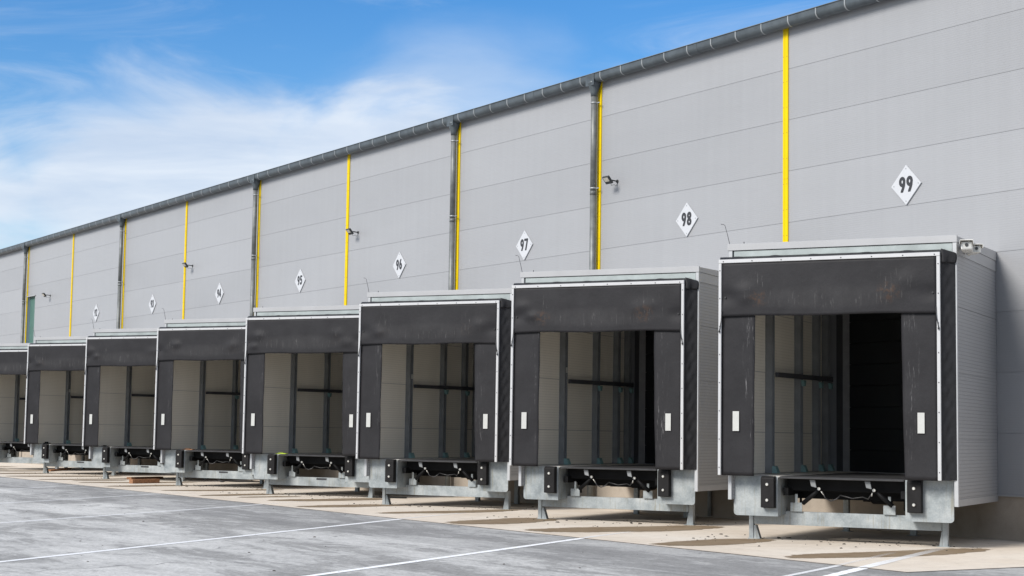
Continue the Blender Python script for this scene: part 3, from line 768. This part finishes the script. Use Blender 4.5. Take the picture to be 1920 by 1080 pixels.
NUMS = {0: 99, -1: 98, -2: 97, -3: 96, -4: 95, -5: 94, -6: 93, -7: 92}
hp, lp_ = make_house(), make_leveller()
rnd = random.Random(5)
GROUPH, GROUPL = 'dock houses along the warehouse', 'dock levellers under the dock houses'
WEAR = {0: 1.0, -1: .8, -2: .25, -3: .2, -4: .2, -5: .15, -6: .35, -7: .15}
for k in range(0, -8, -1):
    h = hp if k == 0 else copy_tree(hp); l = lp_ if k == 0 else copy_tree(lp_)
    sh = .045 if k == -1 else 0.0
    x, y = house_to_world(k, sh, 0)
    for o in (h, l): o.location = (x, y, 0); o.rotation_euler = (0, 0, TH)
    n = NUMS[k]
    ex = {0: ', the nearest one', -7: ', cut by the left edge'}.get(k, '')
    tag(h, 'grey dock house with black curtains in front of sign %d%s' % (n, ex) if k != -7 else 'farthest grey dock house with black curtains, cut off by the left edge', 'dock house', GROUPH)
    tag(l, 'galvanised dock leveller with black bumpers under the dock house of sign %d' % n if k != -7 else 'farthest galvanised dock leveller, cut off by the left edge', 'dock leveller', GROUPL)
    for o in h.children:
        if o.name.startswith('header_curtain') and k < 0: o.data = HEADERS[(-k-1) % 4]
        if o.name.startswith(('header_curtain', 'side_curtain')): o.color = (WEAR[k], WEAR[k], WEAR[k], 1)
    if k in (-1, -2, -6):
        po = [o for o in h.children if o.name.startswith('interior_post')][0]
        MB().box(U0+.2055, U0+.208, 1.78, 1.86, 2.84, 2.95).build('sticker', M['patch'], po)
    if k <= -3 and k >= -6:
        be = [o for o in l.children if o.name.startswith('front_beam')][0]
        MB().box(1.78, 2.08, .694, .6985, .40, .445).build('type_plate', M['rivet'], be)

# ------------------------------------------------------------------ cameras on the nearest dock house
def sec_cam(u, v, z, az, sc_, label):
    x, y = house_to_world(0, u, v)
    c = tag(empty('security_camera', (x, y, z), az), label, 'security camera', 'security cameras on the nearest dock house')
    b_ = MB(); b_.box(-.062, .062, -.16, .16, -.052, .040, .010); ho_ = b_.build('housing', M['cam'], c)
    f = MB(); f.box(-.050, .050, -.163, -.1605, -.042, .032); f.build('front_glass', M['patch'], ho_)
    le = MB(); le.tube([(0, -.1635, .002), (0, -.170, .002)], .020, 14); le.build('lens', M['lamp'], ho_)
    hd_ = MB(); hd_.prism([(-.075, .010), (-.070, .052), (.070, .052), (.075, .010), (.078, .010), (.073, .058), (-.073, .058), (-.078, .010)], 'y', -.21, .15); hd_.build('hood', M['cam'], c)
    a = MB(); a.tube([(0, .06, -.03), (-.02, .14, -.05), (-.10, .20, .03)], .018, 8); a.box(-.125, -.10, .15, .25, -.03, .10, .004); a.build('bracket', M['cam'], c)
    c.scale = (sc_, sc_, sc_)
sec_cam(3.86, .22, 4.525, math.radians(40), 1.3, 'white security camera at the front roof corner of the nearest dock house')
sec_cam(3.86, .66, 4.520, math.radians(56), 1.15, 'smaller white security camera just behind the corner one, nearest dock house')

# ------------------------------------------------------------------ loose things
def plank(x, y, z, L, w, t_, rz, label, tilt=0.0):
    p = MB(); p.box(-L/2, L/2, -w/2, w/2, 0, t_, .004)
    o = p.build('wooden_plank', M['wood']); o.location = (x, y, z); o.rotation_euler = (0, tilt, rz)
    tag(o, label, 'plank', 'wooden planks under the docks')
plank(-47.35, -4.05, .008, 1.05, .16, .12, math.radians(112), 'short thick brown timber on the concrete below sign 94')
plank(-51.2, -2.6, .008, 1.5, .20, .07, math.radians(118), 'flat brown plank lying behind the short timber below sign 94')
plank(-61.6, -2.1, .008, 3.4, .22, .06, math.radians(150), 'long brown plank lying under the dock house before sign 93')
cb = MB(); pts = [(-.45 + .11*math.cos(a)+.11, .10*math.sin(a), .02+.10*(1+math.sin(a))*.5) for a in [i*PI/7 for i in range(3, 14)]]
pts += [(-.1, .05, .03), (.15, .10, .02), (.45, .08, .025), (.8, .16, .02)]
cb.tube(pts, .020, 8); co = cb.build('black_cable', M['hose']); co.location = (-47.9, -1.0, .01); co.rotation_euler = (0, 0, math.radians(60))
tag(co, 'curled black cable end lying on the concrete below sign 95', 'cable')
rs = MB(); rs.box(-.42, .42, -.05, .05, 0, .035, .006); o = rs.build('rubber_strip', M['rubber']); o.location = (-36.18, -1.95, .008); o.rotation_euler = (0, 0, math.radians(49))
tag(o, 'flat black rubber strip on the concrete under the dock house of sign 97', 'rubber strip')
def on_deck(k, u, v, name, mat, cat, label, dims, rz=0.1):
    m_ = MB(); L, w_, hgt = dims
    def fn(a, c): return (-L/2 + L*a, -w_/2 + w_*c, 0)
    m_.box(-L/2, L/2, -w_/2, w_/2, 0, hgt*.55, .006); m_.box(-L*.30, L*.18, -w_*.38, w_*.30, hgt*.552, hgt, .008)
    o = m_.build(name, mat); x, y = house_to_world(k, u, v); o.location = (x, y, 1.023); o.rotation_euler = (0, 0, TH+rz); tag(o, label, cat)
on_deck(-3, .78, .60, 'webbing_strap', M['lime'], 'strap', 'lime green webbing strap left on the dock floor below sign 96', (.30, .12, .035))
on_deck(-4, .76, .60, 'wood_scrap', M['wood'], 'wood scrap', 'brown wood scrap left on the dock floor below sign 95', (.34, .14, .045))
on_deck(-6, .48, .60, 'rubber_block', M['rubber'], 'rubber block', 'small black rubber block on the dock floor below sign 93', (.22, .12, .075))
on_deck(-5, .40, .60, 'rubber_wedge', M['rubber'], 'rubber wedge', 'small low black rubber wedge on the dock floor below sign 94', (.24, .10, .04))

db = MB(); r2 = random.Random(11)
for i in range(560):
    k = r2.choice([0, 0, -1, -1, -1, -2, -2, -3, -3, -3, -4, -4, -5, -6])
    if r2.random() < .7: u, v = r2.uniform(-.6, 3.9), r2.gauss(.75, .45)
    else: u, v = r2.uniform(-1.2, 3.9), r2.uniform(-1.2, 2.2)
    x, y = house_to_world(k, u, v)
    if y < AY+.05: continue
    s = abs(r2.gauss(0, 1))*.011 + .006; a = r2.uniform(0, PI); e = r2.uniform(.25, .9)
    T = Matrix.Translation((x, y, .009)) @ Matrix.Rotation(a, 4, 'Z')
    db.hexa([T @ Vector(p) for p in ((-s, -s*e, 0), (s*.8, -s*e*.7, 0), (s, s*e, 0), (-s*.7, s*e*.8, 0), (-s*.6, -s*e*.5, s*.45), (s*.5, -s*e*.4, s*.3), (s*.6, s*e*.5, s*.5), (-s*.5, s*e*.4, s*.35))])
for i in range(70):
    x, y = r2.uniform(-48, -14), r2.uniform(-15, -6.6); s = abs(r2.gauss(0, 1))*.006 + .006; T = Matrix.Translation((x, y, .002)) @ Matrix.Rotation(r2.uniform(0, PI), 4, 'Z')
    db.hexa([T @ Vector(p) for p in ((-s, -s, 0), (s, -s, 0), (s, s, 0), (-s, s, 0), (-s*.5, -s*.5, s*.5), (s*.5, -s*.5, s*.5), (s*.5, s*.5, s*.5), (-s*.5, s*.5, s*.5))])
tag(db.build('scattered_debris', M['debris']), 'dark crumbs and flakes scattered on the concrete and asphalt', 'debris', None, 'stuff')

# ------------------------------------------------------------------ camera
cd = bpy.data.cameras.new('camera'); cam = bpy.data.objects.new('camera', cd); C.objects.link(cam)
yaw, pit, rol = map(math.radians, (-57.3585, 4.988, 0.878))
F = Vector((math.sin(yaw)*math.cos(pit), math.cos(yaw)*math.cos(pit), math.sin(pit)))
Rv = Vector((math.cos(yaw), -math.sin(yaw), 0)); Uv = Rv.cross(F)
R2 = Rv*math.cos(rol) + Uv*math.sin(rol); U2 = -Rv*math.sin(rol) + Uv*math.cos(rol)
mw = Matrix(((R2.x, U2.x, -F.x, 0.0), (R2.y, U2.y, -F.y, -21.6653), (R2.z, U2.z, -F.z, 1.6198), (0, 0, 0, 1)))
cam.matrix_world = mw
cd.sensor_width = 36.0; cd.sensor_fit = 'HORIZONTAL'; cd.lens = 3130.63/1920*36.0
cd.clip_start = 0.1; cd.clip_end = 2000
sc.camera = cam

# ------------------------------------------------------------------ light
az = math.radians(SUN_AZ_LEFT); el = math.radians(SUN_EL)
to_sun = Vector((-math.sin(az)*math.cos(el), -math.cos(az)*math.cos(el), math.sin(el)))
sl = bpy.data.lights.new('sun', 'SUN'); sl.energy = 3.2; sl.angle = math.radians(22); sl.color = (1.0, 0.955, 0.89)
so = bpy.data.objects.new('sun', sl); C.objects.link(so); so.rotation_euler = to_sun.to_track_quat('Z', 'Y').to_euler(); so.location = (0, -30, 40)

w = bpy.data.worlds.new('World'); sc.world = w; w.use_nodes = True
t = NT(w.node_tree); nt = w.node_tree
bg = nt.nodes['Background']
sky = t.n('ShaderNodeTexSky', sky_type='NISHITA'); sky.sun_disc = False
sky.sun_elevation = el; sky.sun_rotation = math.atan2(to_sun.x, to_sun.y)
sky.air_density = 1.0; sky.dust_density = 0.6; sky.ozone_density = 1.6; sky.altitude = 200
tc = t.n('ShaderNodeTexCoord'); sp = t.n('ShaderNodeSeparateXYZ'); t.link(tc.outputs['Generated'], sp.inputs[0])
AZ = t.math('MULTIPLY', t.math('ARCTAN2', sp.outputs[1], sp.outputs[0]), 180/PI)
EL = t.math('MULTIPLY', t.math('ARCSINE', sp.outputs[2]), 180/PI)
cmb = t.n('ShaderNodeCombineXYZ'); t.link(AZ, cmb.inputs[0]); t.link(EL, cmb.inputs[1])
n1 = t.noise(t.mapv(cmb.outputs[0], (0.14, 0.30, 1)), 1.0, 8, 0.54, 0.6)
n2 = t.noise(t.mapv(cmb.outputs[0], (0.055, 0.34, 1), (5, 3, 0), (0, 0, math.radians(-6))), 1.0, 8, 0.62, 0.9)
def blob(ca, ce, ra, re, rot=0.0):
    da, de = t.math('SUBTRACT', AZ, ca), t.math('SUBTRACT', EL, ce)
    cr, sr = math.cos(rot), math.sin(rot)
    a = t.math('DIVIDE', t.math('ADD', t.math('MULTIPLY', da, cr), t.math('MULTIPLY', de, sr)), ra)
    e = t.math('DIVIDE', t.math('SUBTRACT', t.math('MULTIPLY', de, cr), t.math('MULTIPLY', da, sr)), re)
    return t.math('SUBTRACT', 1.0, t.math('SQRT', t.math('ADD', t.math('MULTIPLY', a, a), t.math('MULTIPLY', e, e))))
# one bank of cloud low in the north-west, a thin veil right of it, a little cirrus above, unseen cloud added elsewhere to whiten the ambient light
bank = t.math('MAXIMUM', blob(159.5, 8.4, 7.6, 3.9, -0.10), t.math('MAXIMUM', blob(152.5, 9.4, 6.0, 2.9, -0.22), blob(166.5, 7.6, 5.5, 2.9)))
bk_ = t.smooth(t.math('ADD', bank, t.math('MULTIPLY', t.math('SUBTRACT', n1, 0.5), 1.5)), -0.06, 0.62)
veil = t.math('MULTIPLY', t.smooth(t.math('ADD', blob(149.5, 10.8, 5.5, 3.6), t.math('MULTIPLY', t.math('SUBTRACT', n1, 0.5), 1.2)), -0.1, 0.9), 0.55)
cir = t.math('MULTIPLY', t.smooth(n2, 0.44, 0.76), 0.55)
low = t.math('MULTIPLY', t.math('SUBTRACT', 1.0, t.smooth(EL, 2.0, 9.5)), 0.60)
far = t.smooth(t.noise(t.mapv(tc.outputs['Generated'], (1, 1, 2.2)), 2.2, 7, 0.6), 0.30, 0.52)
away = t.smooth(t.math('ABSOLUTE', t.math('SUBTRACT', AZ, 150.0)), 24.0, 45.0)
cl = t.math('MAXIMUM', t.math('MAXIMUM', bk_, veil), t.math('MAXIMUM', cir, low))
cl = t.math('MAXIMUM', cl, t.math('MULTIPLY', far, away))
cl = t.math('MULTIPLY', cl, 0.90)
shade = t.ramp(t.noise(t.mapv(cmb.outputs[0], (0.10, 0.55, 1), (2, 8, 0)), 1.0, 6, 0.6, 0.4), [(0.35, (4.5, 5.25, 6.4)), (0.62, (5.9, 6.4, 7.1))])
hs = t.n('ShaderNodeHueSaturation'); hs.inputs['Hue'].default_value = 0.508; hs.inputs['Saturation'].default_value = 1.47; hs.inputs['Value'].default_value = 1.12; t.link(sky.outputs[0], hs.inputs['Color'])
t.link(t.mix(cl, hs.outputs[0], shade), bg.inputs['Color']); bg.inputs['Strength'].default_value = 0.1

sc.view_settings.view_transform = 'Standard'; sc.view_settings.look = 'None'
sc.view_settings.gamma = 1.0; sc.view_settings.exposure = 0.45
try: sc.view_settings.use_curve_mapping = False
except Exception: pass
sc.render.engine = 'CYCLES'
sc.cycles.max_bounces = 8; sc.cycles.diffuse_bounces = 6; sc.cycles.transparent_max_bounces = 8
sc.cycles.use_denoising = True
